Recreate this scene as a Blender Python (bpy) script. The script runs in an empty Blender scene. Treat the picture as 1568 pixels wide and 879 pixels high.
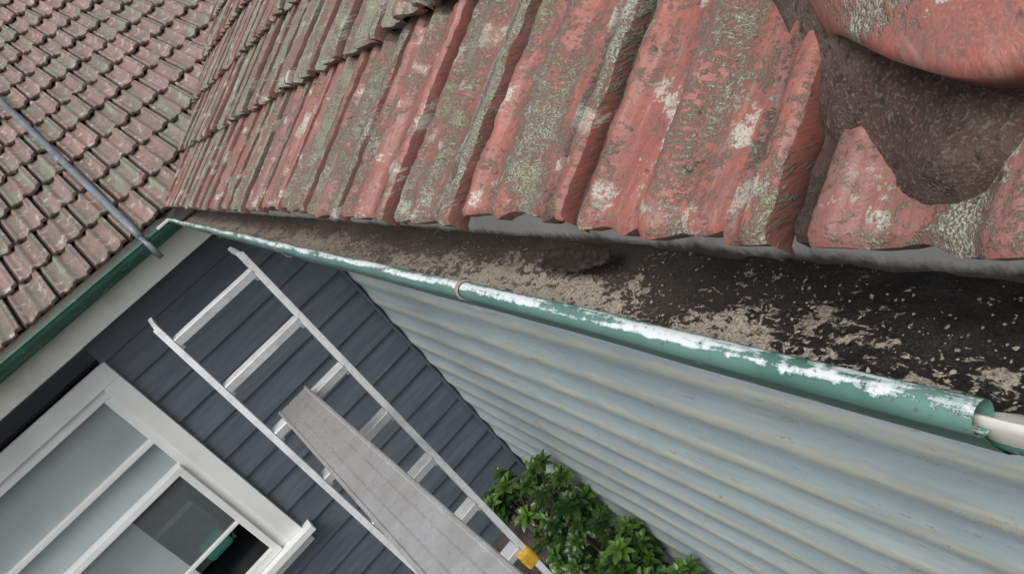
import bpy, bmesh, math, random
from mathutils import Vector, Matrix, noise
random.seed(7)
H=3.6
R=math.radians
scene=bpy.context.scene
scene.view_settings.view_transform='Standard'
scene.view_settings.look='None'
scene.view_settings.exposure=0

# ---------------------------------------------------------------- node helpers
class M:
    def __init__(s,name,rough=0.7,metal=0.0):
        s.m=bpy.data.materials.new(name); s.m.use_nodes=True
        s.nt=s.m.node_tree; s.b=s.nt.nodes['Principled BSDF']
        s.b.inputs['Roughness'].default_value=rough
        s.b.inputs['Metallic'].default_value=metal
    def n(s,t,**kw):
        nd=s.nt.nodes.new(t)
        for k,v in kw.items(): setattr(nd,k,v)
        return nd
    def put(s,sock,v):
        if isinstance(v,bpy.types.NodeSocket): s.nt.links.new(v,sock)
        else: sock.default_value=v
    def math(s,op,a,b=0.0,clamp=False):
        nd=s.n('ShaderNodeMath',operation=op); nd.use_clamp=clamp
        s.put(nd.inputs[0],a); s.put(nd.inputs[1],b); return nd.outputs[0]
    def coord(s,kind='Object',scale=(1,1,1),loc=(0,0,0)):
        tc=s.n('ShaderNodeTexCoord'); mp=s.n('ShaderNodeMapping')
        mp.inputs['Scale'].default_value=scale; mp.inputs['Location'].default_value=loc
        s.nt.links.new(tc.outputs[kind],mp.inputs['Vector']); return mp.outputs[0]
    def noise(s,vec,scale,detail=5,rough=0.6,dist=0.0):
        nd=s.n('ShaderNodeTexNoise'); s.put(nd.inputs['Vector'],vec)
        nd.inputs['Scale'].default_value=scale; nd.inputs['Detail'].default_value=min(detail,5)
        nd.inputs['Roughness'].default_value=rough; nd.inputs['Distortion'].default_value=dist
        return nd.outputs['Fac']
    def ramp(s,f,a,b,va=0.0,vb=1.0):
        nd=s.n('ShaderNodeMapRange'); s.put(nd.inputs[0],f)
        nd.inputs[1].default_value=a; nd.inputs[2].default_value=b
        nd.inputs[3].default_value=va; nd.inputs[4].default_value=vb
        nd.interpolation_type='SMOOTHSTEP'
        return nd.outputs[0]
    def mix(s,f,a,b):
        nd=s.n('ShaderNodeMix',data_type='RGBA'); s.put(nd.inputs[0],f)
        for i,v in ((6,a),(7,b)):
            if isinstance(v,tuple): nd.inputs[i].default_value=(*v,1)
            else: s.nt.links.new(v,nd.inputs[i])
        return nd.outputs[2]
    def color(s,c):
        if isinstance(c,tuple): s.b.inputs['Base Color'].default_value=(*c,1)
        else: s.nt.links.new(c,s.b.inputs['Base Color'])
    def rough(s,v): s.put(s.b.inputs['Roughness'],v)
    def bump(s,h,dist=0.002,strength=1.0):
        nd=s.n('ShaderNodeBump'); nd.inputs['Distance'].default_value=dist
        nd.inputs['Strength'].default_value=strength
        s.put(nd.inputs['Height'],h)
        s.nt.links.new(nd.outputs[0],s.b.inputs['Normal'])
    def attr(s,name):
        a=s.n('ShaderNodeAttribute'); a.attribute_name=name; return a

def simple(name,c1,c2,scale=8,rough=.7,metal=0,bump=.001,det=4,stretch=(1,1,1),bscale=None):
    m=M(name,rough,metal); v=m.coord('Object',stretch)
    f=m.noise(v,scale,det); m.color(m.mix(m.ramp(f,.35,.65),c1,c2))
    if bump: m.bump(m.noise(v,bscale or scale*6,4),bump)
    return m.m

def tile_mat(name,reds,browns,lich_bias,grey,lcs,soft=.20):
    m=M(name,.75); uv=m.coord('UV'); st=m.coord('UV',(12,2.4,1)); st2=m.coord('UV',(5,1.6,1),(3.3,7.1,0))
    at=m.attr('tint'); sep=m.n('ShaderNodeSeparateColor'); m.nt.links.new(at.outputs['Color'],sep.inputs[0])
    r,g,b=sep.outputs[0],sep.outputs[1],sep.outputs[2]
    big=m.noise(st,1.0,2,.5); big2=m.noise(st2,1.6,3,.6)
    mid=m.noise(uv,30,5,.66,.3); fine=m.noise(uv,200,4,.70); vf=m.noise(uv,620,2,.6)
    base=m.mix(m.ramp(big2,.3,.7),reds[0],reds[1])
    brownmask=m.math('ADD',m.math('MULTIPLY',m.ramp(mid,.36,.72),.50),m.math('MULTIPLY',r,.85),True)
    base=m.mix(brownmask,base,browns[0])
    base=m.mix(m.math('MULTIPLY',m.ramp(fine,.46,.68),.50),base,browns[1])
    base=m.mix(m.math('MULTIPLY',m.ramp(vf,.48,.72),.28),base,grey)
    base=m.mix(m.math('MULTIPLY',m.ramp(m.noise(m.coord('UV',(60,7,1)),1.5,4,.7),.50,.72),.45),base,grey)
    L=m.math('ADD',m.math('MULTIPLY',big,1.15),m.math('MULTIPLY',mid,.65))
    L=m.math('ADD',L,m.math('MULTIPLY',g,.36))
    halo=m.ramp(m.math('ADD',L,m.math('MULTIPLY',fine,.35)),1.18-lich_bias,1.50-lich_bias)
    base=m.mix(m.math('MULTIPLY',halo,.50),base,(.135,.10,.080))
    L=m.math('ADD',L,m.math('MULTIPLY',fine,.75))
    mask=m.ramp(L,1.575-lich_bias,1.575+soft-lich_bias)
    mask=m.math('MULTIPLY',mask,m.ramp(vf,.34,.54,.40,1.0),True)
    lc=m.mix(m.ramp(vf,.36,.62),lcs[0],lcs[1])
    lc=m.mix(m.math('MULTIPLY',m.ramp(m.noise(uv,15,2),.56,.66),.55),lc,lcs[2])
    col=m.mix(mask,base,lc)
    wm=m.ramp(m.math('ADD',m.noise(uv,19,3,.5),m.math('MULTIPLY',fine,.55)),.86,.93)
    wm=m.math('MULTIPLY',wm,m.ramp(vf,.34,.48))
    col=m.mix(m.math('MULTIPLY',wm,.80),col,(.55,.57,.49))
    sp=m.ramp(m.noise(uv,75,3,.6),.63,.70)
    col=m.mix(m.math('MULTIPLY',sp,.75),col,(.050,.040,.034))
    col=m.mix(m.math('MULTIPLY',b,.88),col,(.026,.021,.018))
    m.color(col)
    hgt=m.math('ADD',m.math('MULTIPLY',mask,m.math('ADD',vf,.3)),m.math('MULTIPLY',mid,.5))
    hgt=m.math('ADD',hgt,m.math('MULTIPLY',fine,.35))
    m.bump(hgt,.0028,.9)
    m.rough(m.ramp(mask,0,1,.46,.95))
    return m.m

MAT={}
MAT['tile']=tile_mat('terracotta_tile',((.42,.135,.098),(.31,.092,.066)),((.19,.108,.096),(.12,.078,.066)),.125,(.46,.31,.27),((.21,.21,.155),(.42,.43,.34),(.37,.37,.21)))
MAT['tile_far']=tile_mat('weathered_tile',((.40,.225,.195),(.31,.170,.145)),((.235,.178,.163),(.17,.138,.127)),.16,(.52,.45,.42),((.20,.21,.16),(.44,.45,.36),(.35,.36,.24)),.20)

m=M('lip_green_paint',.45); v=m.coord('Object',(1,1,1)); vs=m.coord('Object',(30,2.6,30))
a=m.noise(vs,2.2,5,.72,.4); f=m.noise(v,95,4,.75); d=m.noise(v,9,4)
green=m.mix(m.ramp(d,.3,.7),(.066,.165,.130),(.13,.255,.215))
g=m.n('ShaderNodeNewGeometry'); sx=m.n('ShaderNodeSeparateXYZ'); m.nt.links.new(g.outputs['Normal'],sx.inputs[0])
top=m.ramp(sx.outputs[2],.45,.98)
w=m.math('ADD',m.math('MULTIPLY',top,.25),m.math('ADD',m.math('MULTIPLY',a,.90),m.math('MULTIPLY',f,.52)))
mask=m.ramp(w,.885,.92); mask2=m.ramp(w,.94,.98)
col=m.mix(mask,green,m.mix(m.ramp(f,.4,.6),(.50,.58,.58),(.30,.42,.39)))
col=m.mix(mask2,col,(.70,.74,.74))
col=m.mix(m.math('MULTIPLY',m.ramp(m.noise(v,170,4,.7),.60,.68),.7),col,(.12,.10,.08))
m.color(col); m.bump(m.math('SUBTRACT',m.math('MULTIPLY',f,.4),mask),.0010,.8); MAT['lip']=m.m

m=M('fascia_green_paint',.45); v=m.coord('Object'); f=m.noise(v,6,4)
col=m.mix(m.ramp(f,.35,.7),(.030,.105,.080),(.065,.155,.12))
col=m.mix(m.math('MULTIPLY',m.ramp(m.noise(v,40,5,.7),.6,.68),.6),col,(.42,.48,.44))
m.color(col); MAT['gface']=m.m

m=M('gutter_silt',.9); v=m.coord('Object'); vs=m.coord('Object',(1.6,.9,1.6)); sp=m.n('ShaderNodeSeparateXYZ'); m.nt.links.new(v,sp.inputs[0])
big=m.noise(vs,10,3,.55,.4); mid=m.noise(vs,75,5,.72,.6); fine=m.noise(v,380,4,.75)
dist=m.ramp(sp.outputs[1],.28,.85)
L=m.math('ADD',m.math('MULTIPLY',big,.55),m.math('MULTIPLY',mid,.95)); L=m.math('ADD',L,m.math('MULTIPLY',dist,.07))
inner=m.ramp(sp.outputs[0],.335,.272,-.12,.065); L=m.math('ADD',L,inner)
mask=m.ramp(L,.795,.835)
dark=m.mix(m.ramp(fine,.4,.65),(.009,.008,.0075),(.030,.025,.022))
dark=m.mix(dist,dark,m.mix(m.ramp(fine,.35,.65),(.055,.045,.038),(.135,.113,.094)))
tan=m.mix(m.ramp(fine,.35,.62),(.21,.18,.145),(.50,.45,.38))
tan=m.mix(m.math('MULTIPLY',m.ramp(sp.outputs[1],.5,1.6),.7),tan,(.17,.14,.112))
col=m.mix(mask,dark,tan)
col=m.mix(m.ramp(m.noise(v,150,3,.7),.68,.71),col,(.58,.56,.50))
m.color(col)
m.rough(m.math('SUBTRACT',1.0,m.math('MULTIPLY',m.math('SUBTRACT',1.0,mask),m.math('SUBTRACT',.6,m.math('MULTIPLY',dist,.5))),True))
m.bump(m.math('ADD',m.math('MULTIPLY',mask,.6),m.math('ADD',m.math('MULTIPLY',mid,.5),m.math('MULTIPLY',fine,.5))),.0025,.9); MAT['silt']=m.m

m=M('gutter_inside_wall',.6); v=m.coord('Object'); sp=m.n('ShaderNodeSeparateXYZ'); m.nt.links.new(v,sp.inputs[0])
f=m.noise(m.coord('Object',(1,1,.4)),16,5,.7); f2=m.noise(v,120,4,.7)
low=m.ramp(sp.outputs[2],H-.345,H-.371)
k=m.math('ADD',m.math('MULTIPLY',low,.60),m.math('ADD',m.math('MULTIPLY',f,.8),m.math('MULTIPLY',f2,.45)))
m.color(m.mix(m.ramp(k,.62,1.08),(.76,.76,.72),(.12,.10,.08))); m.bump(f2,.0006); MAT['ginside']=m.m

m=M('cream_paint',.5); v=m.coord('Object'); f=m.noise(v,5,5,.65); f2=m.noise(v,60,4,.7)
col=m.mix(m.ramp(f,.4,.75),(.72,.72,.66),(.58,.57,.51))
col=m.mix(m.math('MULTIPLY',m.ramp(f2,.6,.72),.5),col,(.27,.24,.19)); m.color(col); m.bump(f2,.0006); MAT['cream']=m.m

m=M('white_window_paint',.4); v=m.coord('Object'); f=m.noise(v,4,4); f2=m.noise(v,45,5,.7)
col=m.mix(m.ramp(f,.35,.75),(.80,.81,.80),(.70,.71,.69)); col=m.mix(m.math('MULTIPLY',m.ramp(f2,.62,.72),.3),col,(.38,.36,.32)); m.color(col); MAT['white']=m.m

m=M('slate_weatherboard_paint',.5); v=m.coord('Object'); vs=m.coord('Object',(1,1,8)); f=m.noise(vs,3,5,.6); f2=m.noise(v,30,5,.7)
col=m.mix(m.ramp(f,.3,.75),(.074,.090,.112),(.112,.130,.152)); col=m.mix(m.math('MULTIPLY',m.ramp(f2,.6,.75),.3),col,(.18,.19,.20)); m.color(col)
m.bump(m.noise(m.coord('Object',(.6,1,14)),20,4),.0006); MAT['slate']=m.m

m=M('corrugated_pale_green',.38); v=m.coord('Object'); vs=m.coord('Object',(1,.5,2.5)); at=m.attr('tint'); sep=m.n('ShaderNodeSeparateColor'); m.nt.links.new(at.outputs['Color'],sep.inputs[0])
f=m.noise(vs,2.4,5,.65); f2=m.noise(m.coord('Object',(1,.25,1.5)),20,5,.72); f3=m.noise(v,120,4,.7)
col=m.mix(m.ramp(f,.3,.7),(.41,.505,.535),(.52,.61,.62))
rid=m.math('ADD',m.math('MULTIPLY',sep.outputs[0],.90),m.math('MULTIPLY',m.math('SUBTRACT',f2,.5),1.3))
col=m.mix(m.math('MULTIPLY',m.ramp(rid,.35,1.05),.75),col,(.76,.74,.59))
col=m.mix(m.math('MULTIPLY',m.ramp(m.noise(m.coord('Object',(1,.4,3)),9,5,.7),.42,.64),.40),col,(.36,.44,.46))
col=m.mix(m.math('MULTIPLY',m.ramp(m.math('ADD',f2,m.math('MULTIPLY',f3,.4)),.83,.88),.75),col,(.34,.28,.18))
col=m.mix(m.math('MULTIPLY',m.ramp(m.noise(v,55,3,.6),.70,.74),.6),col,(.30,.25,.17))
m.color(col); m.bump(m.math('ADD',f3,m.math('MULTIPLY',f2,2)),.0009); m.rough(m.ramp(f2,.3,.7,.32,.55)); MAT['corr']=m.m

m=M('mortar_weathered',.95); v=m.coord('Object'); f=m.noise(v,11,5,.65,.5); f2=m.noise(v,90,5,.75); f3=m.noise(v,420,4,.7)
col=m.mix(m.ramp(f,.35,.68),(.10,.058,.046),(.19,.14,.112)); col=m.mix(m.ramp(f2,.5,.64),col,(.048,.034,.028))
col=m.mix(m.math('MULTIPLY',m.ramp(f3,.52,.64),.65),col,(.28,.22,.18)); col=m.mix(m.math('MULTIPLY',m.ramp(m.noise(v,38,5,.75,.4),.60,.67),.65),col,(.26,.26,.20))
m.color(col); m.bump(m.math('ADD',f2,m.math('MULTIPLY',f3,.6)),.007,1); MAT['mortar']=m.m

m=M('brushed_aluminium',.42,.45); v=m.coord('Object'); f=m.noise(v,14,5,.7); m.color(m.mix(m.ramp(f,.35,.7),(.72,.73,.74),(.52,.52,.52))); m.rough(m.ramp(f,.3,.7,.35,.6)); MAT['alu']=m.m
m=M('worn_plank_aluminium',.30,.75); v=m.coord('Object'); f=m.noise(v,7,4,.6,.3); f2=m.noise(v,60,5,.75)
col=m.mix(m.ramp(f,.35,.68),(.82,.80,.77),(.62,.595,.56)); col=m.mix(m.math('MULTIPLY',m.ramp(f2,.54,.70),.5),col,(.36,.32,.28)); m.color(col); m.rough(m.ramp(f,.3,.7,.24,.45)); m.bump(f2,.0003); MAT['plank']=m.m
MAT['pipe']=simple('grey_pipe_paint',(.13,.155,.175),(.20,.23,.25),10,.45,.1,.0004)
MAT['yellow']=simple('yellow_plastic',(.72,.42,.03),(.5,.27,.03),40,.5,0,.001)
MAT['rust']=simple('rusty_strap',(.34,.26,.19),(.62,.62,.58),70,.7,.2,.001)
MAT['dark']=simple('dark_interior',(.012,.013,.015),(.03,.032,.035),3,.9,0,0)
MAT['valley']=simple('valley_metal',(.03,.03,.03),(.07,.06,.055),8,.8,.2,.001)
MAT['soil']=simple('soil_ground',(.030,.028,.024),(.075,.065,.05),6,.95,0,.01)
MAT['bark']=simple('bark_brown',(.08,.055,.035),(.14,.10,.07),30,.9,0,.002)
MAT['shard']=simple('dark_shard',(.020,.016,.014),(.085,.065,.055),90,.8,0,.003)
MAT['pale_sheet']=simple('pale_grey_sheet',(.62,.68,.69),(.46,.53,.55),1.2,.8,0,0)
m=M('window_glass',.04); m.color((.30,.34,.35)); m.b.inputs['Alpha'].default_value=.18; m.b.inputs['Specular IOR Level'].default_value=.8; MAT['glass']=m.m
m=M('leaf_green',.30); at=m.attr('tint'); sep=m.n('ShaderNodeSeparateColor'); m.nt.links.new(at.outputs['Color'],sep.inputs[0])
col=m.mix(sep.outputs[0],(.014,.046,.010),(.10,.20,.03)); m.color(col); MAT['leaf']=m.m

# ---------------------------------------------------------------- mesh helpers
def empty(name):
    o=bpy.data.objects.new(name,None); scene.collection.objects.link(o); return o
def mkobj(name,V,F,mat,parent=None,smooth=True,UV=None,C=None):
    me=bpy.data.meshes.new(name); me.from_pydata(V,[],F); me.update()
    if UV is not None:
        l=me.uv_layers.new(name='UVMap')
        vi=[0]*len(me.loops); me.loops.foreach_get('vertex_index',vi)
        flat=[]; 
        for i in vi: flat.extend(UV[i])
        l.data.foreach_set('uv',flat)
    if C is not None:
        a=me.color_attributes.new('tint','FLOAT_COLOR','POINT'); flat=[]
        for c in C: flat.extend((c[0],c[1],c[2],1))
        a.data.foreach_set('color',flat)
    me.polygons.foreach_set('use_smooth',[smooth]*len(me.polygons))
    me.materials.append(mat)
    o=bpy.data.objects.new(name,me); scene.collection.objects.link(o)
    if parent: o.parent=parent
    return o
def bevel(o,w=.003,seg=2):
    b=o.modifiers.new('bevel','BEVEL'); b.width=w; b.segments=seg; b.limit_method='ANGLE'; return o
def box(name,a,b,mat,parent=None,bv=.003):
    x0,y0,z0=a; x1,y1,z1=b
    V=[(x0,y0,z0),(x1,y0,z0),(x1,y1,z0),(x0,y1,z0),(x0,y0,z1),(x1,y0,z1),(x1,y1,z1),(x0,y1,z1)]
    F=[(0,3,2,1),(4,5,6,7),(0,1,5,4),(1,2,6,5),(2,3,7,6),(3,0,4,7)]
    o=mkobj(name,V,F,mat,parent,False)
    if bv: bevel(o,bv)
    return o
def beam(name,p,q,w,h,mat,parent,side=Vector((1,0,0)),bv=.003):
    p=Vector(p);q=Vector(q);d=(q-p).normalized(); n=d.cross(side).normalized(); s=n.cross(d).normalized()
    V=[];
    for c in (p,q):
        for a,b in ((-1,-1),(1,-1),(1,1),(-1,1)): V.append(tuple(c+s*a*w/2+n*b*h/2))
    F=[(0,1,2,3),(7,6,5,4),(0,4,5,1),(1,5,6,2),(2,6,7,3),(3,7,4,0)]
    o=mkobj(name,V,F,mat,parent,False)
    bm=bmesh.new(); bm.from_mesh(o.data); bmesh.ops.recalc_face_normals(bm,faces=bm.faces); bm.to_mesh(o.data); bm.free()
    if bv: bevel(o,bv)
    return o
def tube(name,pts,r,mat,parent=None,n=16):
    V=[];F=[]
    for i,p in enumerate(pts):
        p=Vector(p); a=Vector(pts[max(0,i-1)]); b=Vector(pts[min(len(pts)-1,i+1)]); d=(b-a).normalized()
        s=d.cross(Vector((0,0,1)) if abs(d.z)<.95 else Vector((1,0,0))).normalized(); t=s.cross(d)
        for k in range(n):
            an=2*math.pi*k/n; V.append(tuple(p+s*math.cos(an)*r+t*math.sin(an)*r))
    for i in range(len(pts)-1):
        for k in range(n):
            F.append((i*n+k,i*n+(k+1)%n,(i+1)*n+(k+1)%n,(i+1)*n+k))
    F.append(tuple(range(n))[::-1]); F.append(tuple((len(pts)-1)*n+k for k in range(n)))
    return mkobj(name,V,F,mat,parent,True)

house=empty('tiled_roof_house')

# ---------------------------------------------------------------- roof tiles
XE=.25; YE=4.45; YC=.04; DE=.272; TW=.22; GA=.335; PH=R(30); cP,sP=math.cos(PH),math.sin(PH)
SH=.021
PROF=[(0,.001),(.04,.001),(.075,.009),(.12,.010),(.16,.003),(.22,.001),(.40,.002),(.455,.014),(.49,.016),(.53,.013),(.60,.003),(.80,.002),(.86,.016),(.90,.012),(.93,.017),(.98,.018),(1.0,.014)]
def prof(u):
    for i in range(len(PROF)-1):
        a,b=PROF[i],PROF[i+1]
        if u<=b[0]+1e-9:
            t=(u-a[0])/(b[0]-a[0]); t=t*t*(3-2*t)*.4+t*.6
            return a[1]+(b[1]-a[1])*t
    return PROF[-1][1]
class Acc:
    def __init__(s): s.V=[];s.F=[];s.UV=[];s.C=[]
def add_tile(A,O,e,s,n,u0,v0,w,length,nu,nv,tint,fine,course,amp):
    base=len(A.V)
    us=[i/(nu-1) for i in range(nu)]
    vs=[0,.004,.010]+[.010+(length-.010)*(j+1)/(nv-3) for j in range(nv-3)]
    lift=random.uniform(-.003,.004); tw=random.uniform(-.007,.007); sk=random.uniform(-.006,.006); off=random.uniform(-.006,.006)
    uo=random.uniform(0,3)
    W=w*.972
    def P(u,v,h): return O+e*(u0+u*W+sk*v)+s*(v0+off+v)+n*h
    for j,v in enumerate(vs):
        for u in us:
            pu=prof(u); pa=pu*amp
            h=pa+.030*(1-v/GA)+lift+tw*(u-.5)
            vv=v
            if j==0: h-=.006
            if j==1: h-=.0015
            q=Vector((u0+u*W,v0+v,course*1.7))
            if fine:
                h+=.0026*noise.fractal(q*30,.8,2.0,4)+ .0010*noise.noise(q*150)
                if v<.05: vv+=.008*noise.noise(q*38+Vector((5,0,0)))*(1-v/.05)
            else:
                h+=.0030*noise.noise(q*22)
                if v<.05: vv+=.014*noise.noise(q*26)*(1-v/.05); h+=.006*abs(noise.noise(q*34))*(1-v/.05)
            if v<.05: vv-=.008*amp*(pu/.016)*(1-v/.05)
            A.V.append(tuple(P(u,vv,h))); A.UV.append((u0+u*W+course*.37+(uo if not fine else 0),v0+v))
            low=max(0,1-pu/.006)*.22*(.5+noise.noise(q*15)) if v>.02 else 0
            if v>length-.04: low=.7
            if u<.055: low=max(low,.95)  # gap shade painted into the tile edge, so the seam reads darker
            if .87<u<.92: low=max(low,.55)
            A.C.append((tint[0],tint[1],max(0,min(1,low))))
    N=len(vs)
    for j in range(N-1):
        for i in range(nu-1):
            a=base+j*nu+i; A.F.append((a,a+1,a+nu+1,a+nu))
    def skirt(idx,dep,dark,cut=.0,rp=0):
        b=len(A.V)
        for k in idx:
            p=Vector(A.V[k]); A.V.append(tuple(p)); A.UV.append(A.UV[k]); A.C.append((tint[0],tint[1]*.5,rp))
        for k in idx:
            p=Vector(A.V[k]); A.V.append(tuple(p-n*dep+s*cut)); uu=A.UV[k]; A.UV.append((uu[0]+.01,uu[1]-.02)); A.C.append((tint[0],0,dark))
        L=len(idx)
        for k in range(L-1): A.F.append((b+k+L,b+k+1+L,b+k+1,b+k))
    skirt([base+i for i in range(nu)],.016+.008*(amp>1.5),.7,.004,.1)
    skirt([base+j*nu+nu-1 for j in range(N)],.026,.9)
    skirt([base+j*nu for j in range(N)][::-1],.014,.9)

def build_roof(name,O,e,s,n,u_edge,urange,ncourse,mat,nearf,cuts,stagger=.5,tintf=None,amp=1.0):
    A=Acc()
    for c in range(ncourse):
        off=(stagger*TW if c%2 else 0)
        k0=math.floor((urange[0]-u_edge)/TW)-1; k1=math.ceil((urange[1]-u_edge)/TW)+1
        for k in range(k0,k1):
            u0=u_edge+k*TW+off
            if u0+TW<urange[0] or u0>urange[1]: continue
            mid=O+e*(u0+TW/2)+s*(c*GA+.16)
            bad=False
            for (co,no) in cuts:
                if (mid-co).dot(no)>.38: bad=True
            if bad: continue
            near=nearf(mid,c)
            tint=tintf(mid,c,k)
            nu,nv=((80,70) if near==2 else (40,28) if near==1 else (24,9))
            tw_=TW
            if e.y<-.5 and c==0:
                if abs(u0+.30)<.01: tw_=TW*1.22
                elif u0>-.29: u0+=TW*.22
            add_tile(A,O,e,s,n,u0,c*GA,tw_,GA+.03,nu,nv,tint,near>0,c,amp)
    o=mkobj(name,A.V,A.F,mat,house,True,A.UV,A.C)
    bm=bmesh.new(); bm.from_mesh(o.data)
    for co,no in cuts:
        bmesh.ops.bisect_plane(bm,geom=bm.verts[:]+bm.edges[:]+bm.faces[:],plane_co=co,plane_no=no,clear_outer=True)
    bm.to_mesh(o.data); bm.free()
    return o
q2=1/math.sqrt(2)
O=Vector((XE+SH,0,H-DE)); e=Vector((0,-1,0)); s=Vector((cP,0,sP)); n=Vector((-sP,0,cP))
hip_co=Vector((XE,YC,0)); hip_no=Vector((1,-1,0))*q2
val_co=Vector((XE-.04,YE,0)); val_no=Vector((-1,1,0))*q2
def near_r(mid,c): 
    d=mid.y
    return 2 if (c<1 and d<1.4) else 1 if (c<3 and d<2.8) else 0
def tint_r(mid,c,k):
    rr=random.random()
    far=min(1,max(0,(mid.y-.5)/1.4))
    if c==0 and mid.y<.30: return (.42,.45)
    if c==0 and mid.y<.52: return (.0,.42)
    if c==0 and mid.y<.74: return (.04,.50)
    if c==0 and mid.y<.96: return (.14,.78)
    return (min(1,.08+.40*rr+far*.20+(.12 if c>0 else 0)),min(1,random.uniform(.35,.90)+far*.1+(.15 if c>0 else 0)))
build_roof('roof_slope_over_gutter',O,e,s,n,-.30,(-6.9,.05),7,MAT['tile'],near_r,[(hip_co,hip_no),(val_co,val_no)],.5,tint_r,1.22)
O2=Vector((0,YE+SH,H-DE)); e2=Vector((1,0,0)); s2=Vector((0,cP,sP)); n2=Vector((0,-sP,cP))
val2_co=Vector((XE,YE-.04,0))
build_roof('roof_slope_beyond_valley',O2,e2,s2,n2,XE-.05,(-4.6,3.4),15,MAT['tile_far'],lambda m_,c:0,[(val2_co,-val_no)],.5,
   lambda m_,c,k:(random.random()*.7,random.random()*.8),1.9)
O3=Vector((0,YC+SH,H-DE)); 
build_roof('roof_slope_return',O3,e2,s2,n2,XE+.03,(XE-.02,3.2),6,MAT['tile'],lambda m_,c:1 if (c<1 and m_.x<.8) else 0,[(hip_co,-hip_no)],.5,
   lambda m_,c,k:(random.random()*.4,random.random()*.6))
def quad(name,pts,mat,parent=house): return mkobj(name,pts,[tuple(range(len(pts)))],mat,parent,False)
def zr(t): return H-DE-.03+(t-SH)*math.tan(PH)
L=2.9
quad('deck_over_gutter',[(XE+.08,YC+.08,zr(.08)),(XE+L,YC+L,zr(L)),(XE+L,YE+L,zr(L)),(XE+.08,YE+.08,zr(.08))],MAT['dark'])
quad('deck_beyond',[(-4.6,YE+.08,zr(.08)),(XE+.08,YE+.08,zr(.08)),(XE+4.4,YE+4.4,zr(4.4)),(-4.6,YE+4.4,zr(4.4))],MAT['dark'])
V=[];F=[]
for i in range(30):
    t=-.03+i*.16
    for w_ in (-.09,0,.09):
        V.append((XE+t+w_*q2,YE+t-w_*q2,H-DE+(t-SH)*math.tan(PH)+.004+abs(w_)*.35))
for i in range(29):
    for k in range(2):
        a=i*3+k; F.append((a,a+1,a+4,a+3))
mkobj('valley_flashing',V,F,MAT['valley'],house)

# hip: mortar bed and rounded caps
def hp(t,w,z): return (XE+t+w*q2,YC+t-w*q2,H-DE+t*math.tan(PH)+z)
V=[];F=[];nt_=300;nw=100
for i in range(nt_):
    t=.025+ (i/(nt_-1))**1.6*2.85
    for k in range(nw):
        f=-1+2*k/(nw-1)
        ed=.132+.008*math.cos(2*math.pi*(YC+t)/.11)+.010*noise.noise(Vector((t*24,3 if f<0 else 9,1)))
        w=f*ed
        z=-.050+.070*(max(0,1-abs(f)**2.6))**.62
        q=Vector((t*1.0,w*1.0,0))
        z+=.009*noise.fractal(q*22,.8,2,4)+.0022*noise.noise(q*120)
        x,y,zz=hp(t,w,z)
        lx=XE+.022+.020*(1-math.cos(2*math.pi*(y-.212)/.13))*.5+.003*noise.noise(Vector((y*60,0,0)))
        ly=YC+.022+.016*(1-math.cos(2*math.pi*(x-.40)/.11))*.5
        if x<lx: dz=lx-x; x=lx; zz=zz-min(.05,dz*1.2)
        if y<ly: dz=ly-y; y=ly; zz=zz-min(.05,dz*1.2)
        zz=max(zz,H-.258)
        V.append((x,y,zz))
for i in range(nt_-1):
    for k in range(nw-1):
        a=i*nw+k; F.append((a,a+1,a+nw+1,a+nw))
mkobj('hip_mortar',V,F,MAT['mortar'],house)
A=Acc()
for c in range(8):
    nl,nk=44,70
    ts=.078+c*.36
    te=ts+.46
    for ro in (0,1):
        b=len(A.V)
        for i in range(nl):
            f=(i/(nl-1))**1.3
            for k in range(nk):
                s_=-math.cos(math.pi*k/(nk-1)); hw=(.112-.008*f)-ro*.013
                w=s_*hw
                t_tail=ts+(.10 if c==0 else .03)*abs(s_)**6
                t=t_tail+(te-t_tail)*f
                z=-.016+.070*(max(0,1-abs(s_)**3))**.5-ro*.013
                z+=.016*(1-f)*(1 if c else .4)
                if i==0: z-=.004
                q=Vector((t,w,c)); d=.003*noise.fractal(q*22,.8,2,4)+.0009*noise.noise(q*150)
                lich=.28+1.05*max(0,1-((t-.150)**2+(w+.088)**2)**.5/.045) if c==0 else .45
                A.V.append(hp(t+.003*noise.noise(q*30),w*(1+d*6),z+d)); A.UV.append((w+c*.6+.13,t)); A.C.append((.0+.2*(c%2),lich,0 if ro==0 else .6))
        for i in range(nl-1):
            for k in range(nk-1):
                a=b+i*nk+k; A.F.append((a,a+nk,a+nk+1,a+1) if ro==0 else (a,a+1,a+nk+1,a+nk))
        if ro==0: b0=b
        else:
            for k in range(nk-1): A.F.append((b0+k,b0+k+1,b+k+1,b+k))
            for i in range(nl-1):
                A.F.append((b0+i*nk,b+i*nk,b+(i+1)*nk,b0+(i+1)*nk))
mkobj('hip_cap_tiles',A.V,A.F,MAT['tile'],house,True,A.UV,A.C)

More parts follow.
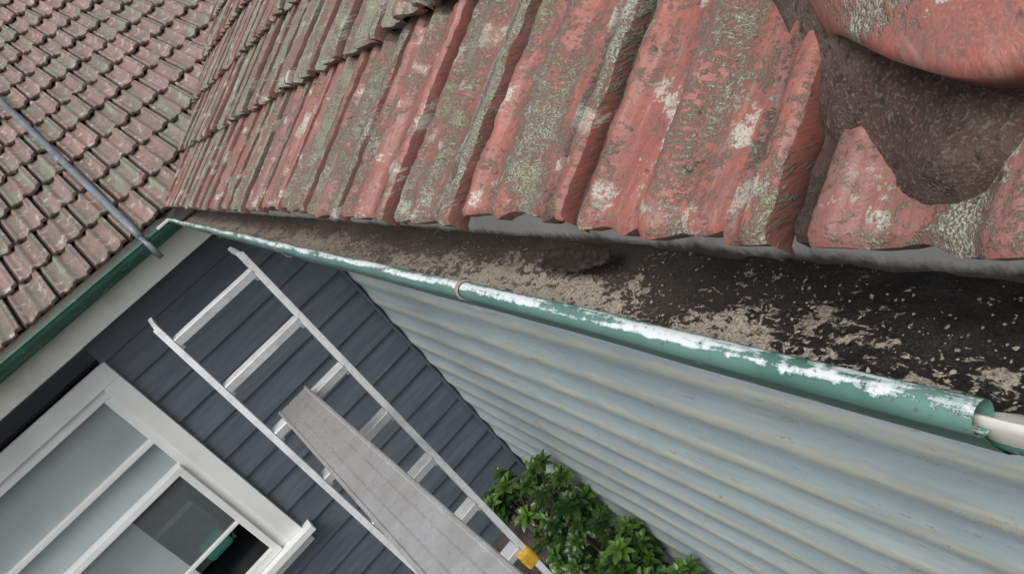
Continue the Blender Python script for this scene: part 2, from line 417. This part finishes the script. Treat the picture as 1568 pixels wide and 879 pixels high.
# ---------------------------------------------------------------- gutters
def wob(y): return .0020*noise.noise(Vector((y*2.3,0,4)))+.0010*noise.noise(Vector((y*9,0,4)))
def sweep(name,prof_,mode,a,b,ny,mat,closed=False,dq=0,dD=0,flip=False):
    V=[];F=[];k=len(prof_)
    for i in range(ny):
        f=i/(ny-1)
        for (q,D) in prof_:
            if mode=='R':
                y0=(q-XE+YC) if a is None else a; y1=(q-XE+YE) if b is None else b
                y=y0+(y1-y0)*f; V.append((q+dq+wob(y),y,H-D-dD+wob(y+7)*1.5))
            elif mode=='L':
                x1=q; x=a+(x1-a)*f; V.append((x,q-XE+YE+dq,H-D-dD+wob(x+20)))
            else:
                x=q+(b-q)*f; V.append((x,q-XE+YC+dq,H-D-dD))
    m_=k if closed else k-1
    for i in range(ny-1):
        for j in range(m_):
            c0=i*k+j; c1=i*k+(j+1)%k
            F.append((c0,c1,c1+k,c0+k) if flip else (c0,c0+k,c1+k,c1))
    return mkobj(name,V,F,mat,house)
bead=[(.199+.0092*math.cos(2*math.pi*i/18),.304+.0092*math.sin(2*math.pi*i/18)) for i in range(18)]
face=[(.1945,.3105),(.197,.322),(.203,.336),(.214,.350),(.230,.363),(.240,.371),(.2405,.378),(.345,.378)]
inner=[(.2035,.312),(.205,.325),(.212,.340),(.224,.352),(.240,.364),(.246,.3695)]
back=[(.343,.374),(.343,.262)]
JY=.182
o=sweep('gutter_lip',bead,'R',JY,None,420,MAT['lip'],True)
sweep('gutter_face',face,'R',JY,None,120,MAT['gface'])
sweep('gutter_inner',inner,'R',JY-.02,None,120,MAT['ginside'],flip=True)
sweep('gutter_back',back,'R',None,None,200,MAT['ginside'])
thin=[(.1955+.0035*math.cos(2*math.pi*i/10),.335+.0035*math.sin(2*math.pi*i/10)) for i in range(10)]
sweep('joined_bottom_edge',thin,'R',None,JY+.012,20,MAT['gface'],True,.010,-.004)
shell=[(.197,.302),(.1965,.309),(.198,.320),(.204,.334),(.2055,.337)]
o=sweep('joined_inner',[(.2005,.3055),(.212,.312),(.226,.330),(.240,.3690)],'R',None,JY+.004,30,MAT['cream'],False,0,.004,flip=True)
o=sweep('joined_shell',shell,'R',None,JY+.010,30,MAT['cream'],False,.0035,.004)
sm=o.modifiers.new('s','SOLIDIFY'); sm.thickness=.0018
sweep('joined_face',face[3:],'R',None,JY+.010,30,MAT['gface'],False,.003,.004)
for nm,pr,cl,mt in (('lip',bead,True,MAT['gface']),('face',face,False,MAT['gface']),('inner',inner,False,MAT['ginside']),('back',back,False,MAT['ginside'])):
    sweep('far_gutter_'+nm,pr,'L',-4.6,None,80,mt,cl)
    sweep('return_gutter_'+nm,pr,'N',None,3.2,20,mt,cl)
V=[];F=[];nx=26;ny=520
for i in range(ny):
    f=(i/(ny-1))**1.7
    for k in range(nx):
        g_=k/(nx-1); x=.240+.103*g_; y0=x-XE+YC; y1=x-XE+YE; y=y0+(y1-y0)*f
        q=Vector((x,y,0)); h=.0045*noise.fractal(q*28,.9,2,4)+.004*noise.noise(q*9)
        h+=.010*max(0,(abs(g_-.5)*2)**4*.5)
        h+=.004*min(1,max(0,(y-.5)/.8))
        V.append((x,y,H-.372+max(0,h+.002)))
for i in range(ny-1):
    for k in range(nx-1):
        a=i*nx+k; F.append((a,a+1,a+nx+1,a+nx))
mkobj('gutter_silt_bed',V,F,MAT['silt'],house)
quad('far_gutter_bed',[(-4.6,4.44,H-.365),(.24,4.44,H-.365),(.343,4.543,H-.365),(-4.6,4.543,H-.365)],MAT['silt'])
V=[];F=[]
for i in range(700):
    y=.15+random.random()**1.6*2.2; x=random.uniform(.25,.338); r_=random.uniform(.0005,.0018)
    b=len(V); z=H-.366
    for p in ((1,0,0),(-1,0,0),(0,1,0),(0,-1,0),(0,0,.8),(0,0,-.8)):
        V.append((x+p[0]*r_*random.uniform(.6,1.5),y+p[1]*r_*random.uniform(.6,1.5),z+p[2]*r_))
    for a,c,d in ((0,2,4),(2,1,4),(1,3,4),(3,0,4),(2,0,5),(1,2,5),(3,1,5),(0,3,5)): F.append((b+a,b+c,b+d))
mkobj('gutter_crumbs',V,F,simple('crumb',(.42,.38,.31),(.10,.08,.06),90,.95,0,0),house,False)
V=[];F=[]
for i in range(230):
    y=.17+random.random()**1.4*1.1; x=.252+.078*random.random()**1.5
    r_=random.uniform(.0010,.0032); an=random.uniform(0,6.28); el_=random.uniform(.4,.8)
    b=len(V); z=H-.3655+random.uniform(0,.002); tx=random.uniform(-.25,.25)
    nn=random.randint(5,7)
    for k in range(nn):
        t_=k*2*math.pi/nn; rr=r_*random.uniform(.45,1.2); px=math.cos(t_)*rr; py=math.sin(t_)*rr*el_
        V.append((x+px*math.cos(an)-py*math.sin(an),y+px*math.sin(an)+py*math.cos(an),z+px*tx))
    F.append(tuple(range(b,b+nn)))
mkobj('gutter_leaf_flakes',V,F,simple('dry_flake',(.46,.42,.35),(.22,.18,.14),160,.95,0,0),house,False)
for ci,y in enumerate((.73,1.66,2.65,3.6)):
    V=[];F=[]
    pr=[(.199+.0108*math.cos(a_),.304+.0108*math.sin(a_)) for a_ in [R(20-i*22) for i in range(11)]]
    pr=[(.214,.316)]+pr+[(.203,.326)]
    for yy in (y-.0035,y+.0035):
        for (q,D) in pr: V.append((q+wob(yy),yy,H-D))
    k=len(pr)
    for j in range(k-1): F.append((j,j+1,j+1+k,j+k))
    o=mkobj('strap_clip_%d'%(ci+1),V,F,MAT['rust'],house); sm=o.modifiers.new('s','SOLIDIFY'); sm.thickness=.0012; sm.offset=0
    V=[(.190,y-.003,H-.315),(.190,y+.003,H-.315),(.191,y-.05,H-.321),(.191,y-.044,H-.324),(.193,y-.085,H-.323)]
    o=mkobj('strap_tail_%d'%(ci+1),V,[(0,1,3,2),(2,3,4)],MAT['rust'],house,False)
box('fascia_over_corrugated',(.346,YC+.11,H-.52),(.366,YE+.096,H-.262),MAT['cream'],house)
box('fascia_far',(-4.6,YE+.096,H-.523),(.346,YE+.118,H-.262),MAT['cream'],house)
box('fascia_return',(.366,YC+.096,H-.52),(3.2,YC+.109,H-.262),MAT['cream'],house)
XW=.78; YW=4.80
box('soffit_over_corrugated',(.366,YC+.118,H-.515),(XW+.05,YW-.02,H-.505),MAT['cream'],house,0)
box('soffit_far',(-4.6,YE+.12,H-.515),(.40,YW+.05,H-.503),MAT['cream'],house,0)

# ---------------------------------------------------------------- corrugated wall
PT=.205; amp=.013
def corr(name,p0,p1,nrm,z0,z1):
    nz=int((z1-z0)/.010); A=Acc(); nl=24
    p0=Vector(p0);p1=Vector(p1);nrm=Vector(nrm)
    for j in range(nz+1):
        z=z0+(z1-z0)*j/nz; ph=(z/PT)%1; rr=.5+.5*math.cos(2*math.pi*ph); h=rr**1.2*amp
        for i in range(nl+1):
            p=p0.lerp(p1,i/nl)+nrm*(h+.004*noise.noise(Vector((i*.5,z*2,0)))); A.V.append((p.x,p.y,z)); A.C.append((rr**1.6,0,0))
    for j in range(nz):
        for i in range(nl):
            a=j*(nl+1)+i; A.F.append((a,a+1,a+nl+2,a+nl+1))
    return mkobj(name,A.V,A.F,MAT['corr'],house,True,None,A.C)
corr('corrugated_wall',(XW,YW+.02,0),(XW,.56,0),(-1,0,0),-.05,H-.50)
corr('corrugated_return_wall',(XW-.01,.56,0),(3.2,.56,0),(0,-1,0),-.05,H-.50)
# ---------------------------------------------------------------- weatherboards
EX=.185
wx0,wx1=-2.35,-.60; wz0,wz1=H-2.32,H-.68
V=[];F=[]
def board(x0,x1,zb,zt):
    b=len(V); yb=YW-.026; yt=YW-.004
    ft=(zt-zb)/EX
    V.extend([(x0,YW,zb),(x1,YW,zb),(x1,yb,zb+.001),(x0,yb,zb+.001),(x1,yb+(yt-yb)*ft,zt),(x0,yb+(yt-yb)*ft,zt)])
    F.extend([(b,b+1,b+2,b+3),(b+3,b+2,b+4,b+5)])
z=-.05
while z<H-.50:
    zt=min(z+EX+.01,H-.50)
    if zt<wz0 or z>wz1: board(-4.6,XW+.01,z,zt)
    else:
        board(-4.6,wx0+.02,z,zt); board(wx1-.02,XW+.01,z,zt)
    z+=EX
mkobj('weatherboard_wall',V,F,MAT['slate'],house,False)
box('corner_bead',(XW-.040,YW-.05,0),(XW-.020,YW-.018,H-.5),MAT['slate'],house)

# ---------------------------------------------------------------- window
win=empty('window'); win.parent=house
def wb(nm,x0,x1,d0,d1,y0,y1,mat='white',bv=.004): box(nm,(x0,YW+y0,H-d1),(x1,YW+y1,H-d0),MAT[mat],win,bv)
T=.68; B=2.32; c=.115
wb('casing_head',wx0,wx1,T,T+c,-.055,.0)
wb('casing_right',wx1-c,wx1,T+c,B,-.052,.0)
wb('casing_left',wx0,wx0+c,T+c,B,-.052,.0)
wb('sill',wx0-.05,wx1+.06,B,B+.05,-.12,.05)
wb('apron',wx0,wx1,B+.05,B+.13,-.04,.0)
fx0,fx1=wx0+c,wx1-c
wb('frame_head',fx0,fx1,T+c,T+c+.06,-.03,.08)
wb('frame_right',fx1-.055,fx1,T+c+.06,B,-.028,.08)
wb('frame_left',fx0,fx0+.055,T+c+.06,B,-.028,.08)
gx0,gx1=fx0+.055,fx1-.055
wb('transom_rail',gx0,gx1,1.20,1.235,-.01,.06)
wb('meeting_rail',gx0,gx1,1.43,1.475,-.06,.05)
wb('lower_sash_stile_right',gx1-.045,gx1,1.475,B-.06,-.06,-.015)
wb('lower_sash_stile_left',gx0,gx0+.045,1.475,B-.06,-.06,-.015)
wb('lower_sash_bottom',gx0,gx1,B-.06,B-.003,-.06,-.015)
wb('lower_sash_bar',gx0+.045,gx1-.045,1.95,1.975,-.05,-.02)
wb('glass_top',gx0,gx1,T+c+.06,1.20,.03,.034,'glass',0)
wb('glass_mid',gx0,gx1,1.235,1.43,.03,.034,'glass',0)
wb('glass_low',gx0+.05,gx1-.05,1.475,1.95,-.04,-.036,'glass',0)
wb('upper_pane_backing',gx0-.02,gx1+.02,T+c,1.50,.05,.06,'pale_sheet',0)  # pale sheet close behind the upper panes, sets their grey tone
wb('room_back',wx0,wx1,T,B,.9,.92,'dark',0)
wb('room_floor',wx0,wx1,B+.0,B+.02,.10,.9,'dark',0)
wb('room_side',wx1-.06,wx1-.04,T,B,.10,.9,'dark',0)
wb('room_top',wx0,wx1,T-.02,T,.10,.9,'dark',0)
MAT['roomthing']=simple('room_furnishing',(.20,.23,.24),(.34,.36,.36),4,.7,0,0)
MAT['teal']=simple('teal_cushion',(.03,.16,.13),(.04,.22,.17),4,.7,0,0)
wb('room_shelf',-1.9,-.95,1.75,1.79,.3,.6,'roomthing'); wb('room_cupboard',-1.35,-1.0,1.9,2.3,.6,.85,'roomthing')
wb('room_cushion',-1.15,-.95,2.0,2.15,.2,.35,'teal',.03)
wb('room_curtain_low',gx0-.02,-1.22,1.5,2.2,.12,.13,'pale_sheet',0)

# ---------------------------------------------------------------- pipe
tg=math.tan(PH)
pts=[(.030,4.36,H-.42),(.030,4.365,H-.33),(.032,4.39,H-.275),(.034,4.45,H-.205)]
for i in range(1,12):
    y=4.45+i*.42; pts.append((.034+.006*i,y,H-.205+(y-4.45)*tg))
pp=empty('metal_pipe'); tube('pipe_run',pts[2:],.021,MAT['pipe'],pp); tube('pipe_end',pts[:3],.016,MAT['pipe'],pp)
tube('pipe_coupling',[(.0385,5.30,H-.205+.85*tg),(.041,5.37,H-.205+.92*tg)],.026,MAT['pipe'],pp)
box('gutter_corner_bracket',(.12,4.38,H-.306),(.20,4.394,H-.290),MAT['cream'],house)

# ---------------------------------------------------------------- ladder
lad=empty('aluminium_ladder')
def ladpt(k,side):
    D=.63+.28*k; Y=3.52-.10*k
    X=(.264-.0125*k) if side>0 else (-.205+.001*k)
    return Vector((X,Y,H-D))
kt=-.30; kb=(H-.63)/.28
for sd,nm in ((1,'rail_right'),(-1,'rail_left')):
    beam(nm,ladpt(kt,sd),ladpt(kb,sd),.022,.062,MAT['alu'],lad)
    beam(nm+'_flange',ladpt(kt,sd)+Vector((sd*.012,-.030,-.0)),ladpt(kb,sd)+Vector((sd*.012,-.030,0)),.014,.006,MAT['alu'],lad,bv=.001)
    p=ladpt(kb,sd); box(nm+'_foot',(p.x-.03,p.y-.05,0),(p.x+.03,p.y+.05,.05),MAT['yellow'],lad)
    beam(nm+'_top_hook',ladpt(kt,sd)+Vector((0,.0,0)),ladpt(kt,sd)+Vector((0,.16,.01)),.02,.03,MAT['alu'],lad)
for k in range(0,11):
    a=ladpt(k,-1);b=ladpt(k,1)
    x0,x1=a.x+.013,b.x-.013
    V=[];F=[];pr=[(-.040,-.036),(-.042,.0)]
    for i in range(9):
        yy=-.036+i*.009; pr+= [(yy-.003,.003),(yy+.001,.003),(yy+.002,.0006),(yy+.005,.0006)]
    pr+=[(.044,0),(.042,-.036),(.039,-.036),(.039,-.004),(-.037,-.004),(-.037,-.036)]
    for x in (x0,x1):
        for (yy,zz) in pr: V.append((x,a.y+yy,a.z+zz))
    n_=len(pr)
    for j in range(n_): F.append((j,(j+1)%n_,(j+1)%n_+n_,j+n_))
    mkobj('tread_%d'%(k+1),V,F,MAT['alu'],lad,False)
    for sd in (1,-1):
        p=ladpt(k,sd); box('tread_bracket_%d_%d'%(k+1,sd+2),(p.x-.014-.012*(sd>0),p.y-.03,p.z-.056),(p.x+.014+.012*(sd<0),p.y+.03,p.z-.038),MAT['alu'],lad,.002)
p=ladpt(6.25,1); box('lock_clip',(p.x-.045,p.y-.050,p.z-.05),(p.x+.025,p.y+.03,p.z+.045),MAT['yellow'],lad,.012)

# ---------------------------------------------------------------- plank (its end rests on the third tread)
pl=empty('scaffold_plank')
pz=H-1.19+.050
V=[];F=[];W0,W1=-.118,.050
pr=[(W0,-.048),(W0,.0),(W0+.004,.006),(W0+.012,.006),(W0+.016,0)]
for x in (-.064,-.060,-.008,-.004):
    pr+=[(x-.0015,0),(x-.0008,-.003),(x+.0008,-.003),(x+.0015,0)]
pr+=[(W1-.016,0),(W1-.012,.006),(W1-.004,.006),(W1,.0),(W1,-.048),(W1-.03,-.048),(W1-.03,-.045),(W1-.004,-.045),(W1-.004,-.006),(W0+.004,-.006),(W0+.004,-.045),(W0+.03,-.045),(W0+.03,-.048)]
ys=[3.295-i*.2 for i in range(27)]
for y in ys:
    for (a_,b_) in pr: V.append((a_,y,pz+b_))
k=len(pr)
for i in range(len(ys)-1):
    for j in range(k): F.append((i*k+j,i*k+(j+1)%k,(i+1)*k+(j+1)%k,(i+1)*k+j))
mkobj('deck',V,F,MAT['plank'],pl,False)
box('end_cap',(W0+.004,3.287,pz-.045),(W1-.004,3.293,pz-.006),MAT['dark'],pl,.001)

# ---------------------------------------------------------------- bark fragment in the gutter
V=[];F=[];ni,nj=26,14
for i in range(ni):
    a_=i/(ni-1)
    for j in range(nj):
        b_=j/(nj-1)
        wd=.036*(1-.35*abs(a_-.35)*2)+.004*noise.noise(Vector((a_*6,0,b_>.5)))
        y=.735-.135*a_+.012*(b_-.5)+.005*noise.noise(Vector((b_*7,1,a_>.5)))
        x=.298+.004*a_+(b_-.5)*wd
        z=H-.362+.008+.030*max(0,a_-.55)**1.2+.010*(b_-.5)**2*4*.6+.0028*noise.fractal(Vector((x*90,y*90,0)),.8,2,3)
        V.append((x,y,z))
for i in range(ni-1):
    for j in range(nj-1):
        a=i*nj+j; F.append((a,a+1,a+nj+1,a+nj))
o=mkobj('bark_fragment',V,F,MAT['shard'],None,True); sm=o.modifiers.new('s','SOLIDIFY'); sm.thickness=.004; sm.offset=-1

# ---------------------------------------------------------------- shrubs
def leafblade(V,F,C,base,d,up,L_,W_,tint):
    d=d.normalized(); s_=d.cross(up)
    if s_.length<.01: s_=Vector((1,0,0))
    s_.normalize(); n_=s_.cross(d); b=len(V)
    rows=[(0,.08,0),(.25,.75,.03),(.55,1,.03),(.82,.62,-.03),(1,.04,-.12)]
    for f,w,z in rows:
        c_=base+d*L_*f+n_*L_*z
        V.append(tuple(c_-s_*W_*w*.5+n_*.15*W_*w)); V.append(tuple(c_)); V.append(tuple(c_+s_*W_*w*.5+n_*.15*W_*w))
        for _ in range(3): C.append((tint,0,0))
    for i in range(4):
        a=b+i*3; F.append((a,a+1,a+4,a+3)); F.append((a+1,a+2,a+5,a+4))
def shrub(center,rx,ry,hh,tips,name='shrub'):
    root=empty(name); V=[];F=[];C=[]; SV=[];SF=[]
    cx,cy=center
    def stem(p,q,r0,r1):
        b=len(SV); d=(q-p).normalized(); s_=d.orthogonal().normalized(); t_=d.cross(s_)
        for c_,r_ in ((p,r0),(q,r1)):
            for k in range(5):
                an=k*2*math.pi/5; SV.append(tuple(c_+s_*math.cos(an)*r_+t_*math.sin(an)*r_))
        for k in range(5): SF.append((b+k,b+(k+1)%5,b+5+(k+1)%5,b+5+k))
    mains=[]
    for i in range(7):
        q=Vector((cx+random.uniform(-.5,.5)*rx,cy+random.uniform(-.5,.5)*ry,hh*random.uniform(.45,.65)))
        p=Vector((cx+random.uniform(-.06,.06),cy+random.uniform(-.06,.06),0)); stem(p,q,.014,.008); mains.append(q)
    for i in range(tips):
        th=random.uniform(0,2*math.pi); ph=random.uniform(-.3,1)
        rr=random.uniform(.5,1.12)
        q=Vector((cx+rx*rr*math.cos(th)*math.sqrt(max(0,1-ph*ph*.8)),cy+ry*rr*math.sin(th)*math.sqrt(max(0,1-ph*ph*.8)),hh*(.50+.5*ph*rr)))
        q.x=min(q.x,XW-.07); q.y=min(q.y,YW-.09)
        p=min(mains,key=lambda m_:(m_-q).length); stem(p,q,.005,.003)
        ax=((q-Vector((cx,cy,hh*.35))).normalized()+Vector((0,0,.7))+Vector((random.uniform(-.4,.4),random.uniform(-.4,.4),0))).normalized()
        o1=ax.orthogonal().normalized(); o2=ax.cross(o1)
        t=random.uniform(.0,.75); sc=random.uniform(.8,1.3)
        for ring_,(nn,tilt,ls) in enumerate(((7,.2,1.0),(5,.75,.85),(3,1.6,.5))):
            for k in range(nn):
                an=2*math.pi*(k+.5*ring_+random.uniform(-.25,.25))/nn
                d=(o1*math.cos(an)+o2*math.sin(an)+ax*tilt*random.uniform(.5,1.4))
                leafblade(V,F,C,q-ax*.02*(2-ring_),d,ax,random.uniform(.070,.105)*ls*sc,random.uniform(.032,.046)*ls*sc,max(0,min(1,t+.16*ring_+random.uniform(-.15,.15))))
    mkobj('foliage',V,F,MAT['leaf'],root,True,None,C); mkobj('stems',SV,SF,MAT['bark'],root)
shrub((.47,4.42),.17,.17,.62,18)
shrub((.60,3.70),.16,.19,.90,40)
shrub((.58,3.15),.16,.17,.72,34)
shrub((.42,3.95),.20,.25,.30,14)
shrub((.55,2.72),.15,.16,.66,28)
shrub((.36,3.35),.18,.25,.28,16)

V=[];F=[];g_=24
gp=[-40+80*i/g_ for i in range(g_+1)]
for y in gp:
    for x in gp: V.append((x,y,.02*noise.noise(Vector((x*.7,y*.7,0)))-.01))
for j in range(g_):
    for i in range(g_):
        a=j*(g_+1)+i; F.append((a,a+1,a+g_+2,a+g_+1))
mkobj('ground',V,F,MAT['soil'],None)

# ---------------------------------------------------------------- world / sun / camera
w=bpy.data.worlds.new('World'); scene.world=w; w.use_nodes=True; nt=w.node_tree
sky=nt.nodes.new('ShaderNodeTexSky'); sky.sky_type='NISHITA'; sky.sun_disc=False
el=R(57); az=R(225)
sky.sun_elevation=el; sky.sun_rotation=az; sky.dust_density=4; sky.air_density=1.0
hs=nt.nodes.new('ShaderNodeHueSaturation'); hs.inputs['Saturation'].default_value=.42
nt.links.new(sky.outputs[0],hs.inputs['Color']); nt.links.new(hs.outputs[0],nt.nodes['Background'].inputs[0])
nt.nodes['Background'].inputs[1].default_value=.15
sd=bpy.data.lights.new('sun','SUN'); sd.energy=1.5; sd.angle=R(30); sd.color=(1,.97,.92)
so=bpy.data.objects.new('sun',sd); scene.collection.objects.link(so)
dv=Vector((math.sin(az)*math.cos(el),math.cos(az)*math.cos(el),math.sin(el)))
so.rotation_euler=dv.to_track_quat('Z','Y').to_euler()

cd=bpy.data.cameras.new('camera'); cam=bpy.data.objects.new('camera',cd); scene.collection.objects.link(cam)
Rt=Vector((.6551,-.4904,-.5747)); Up=Vector((.6973,.0996,.7099)); Fw=Vector((.2908,.8658,-.4072))
Fw.normalize(); Rt=(Rt-Fw*Rt.dot(Fw)).normalized(); Up=Rt.cross(Fw)
m4=Matrix(((Rt.x,Up.x,-Fw.x,0),(Rt.y,Up.y,-Fw.y,0),(Rt.z,Up.z,-Fw.z,H),(0,0,0,1)))
cam.matrix_world=m4
cd.sensor_width=36; cd.sensor_fit='HORIZONTAL'; cd.lens=25.94; cd.clip_start=.01; cd.clip_end=300
scene.camera=cam
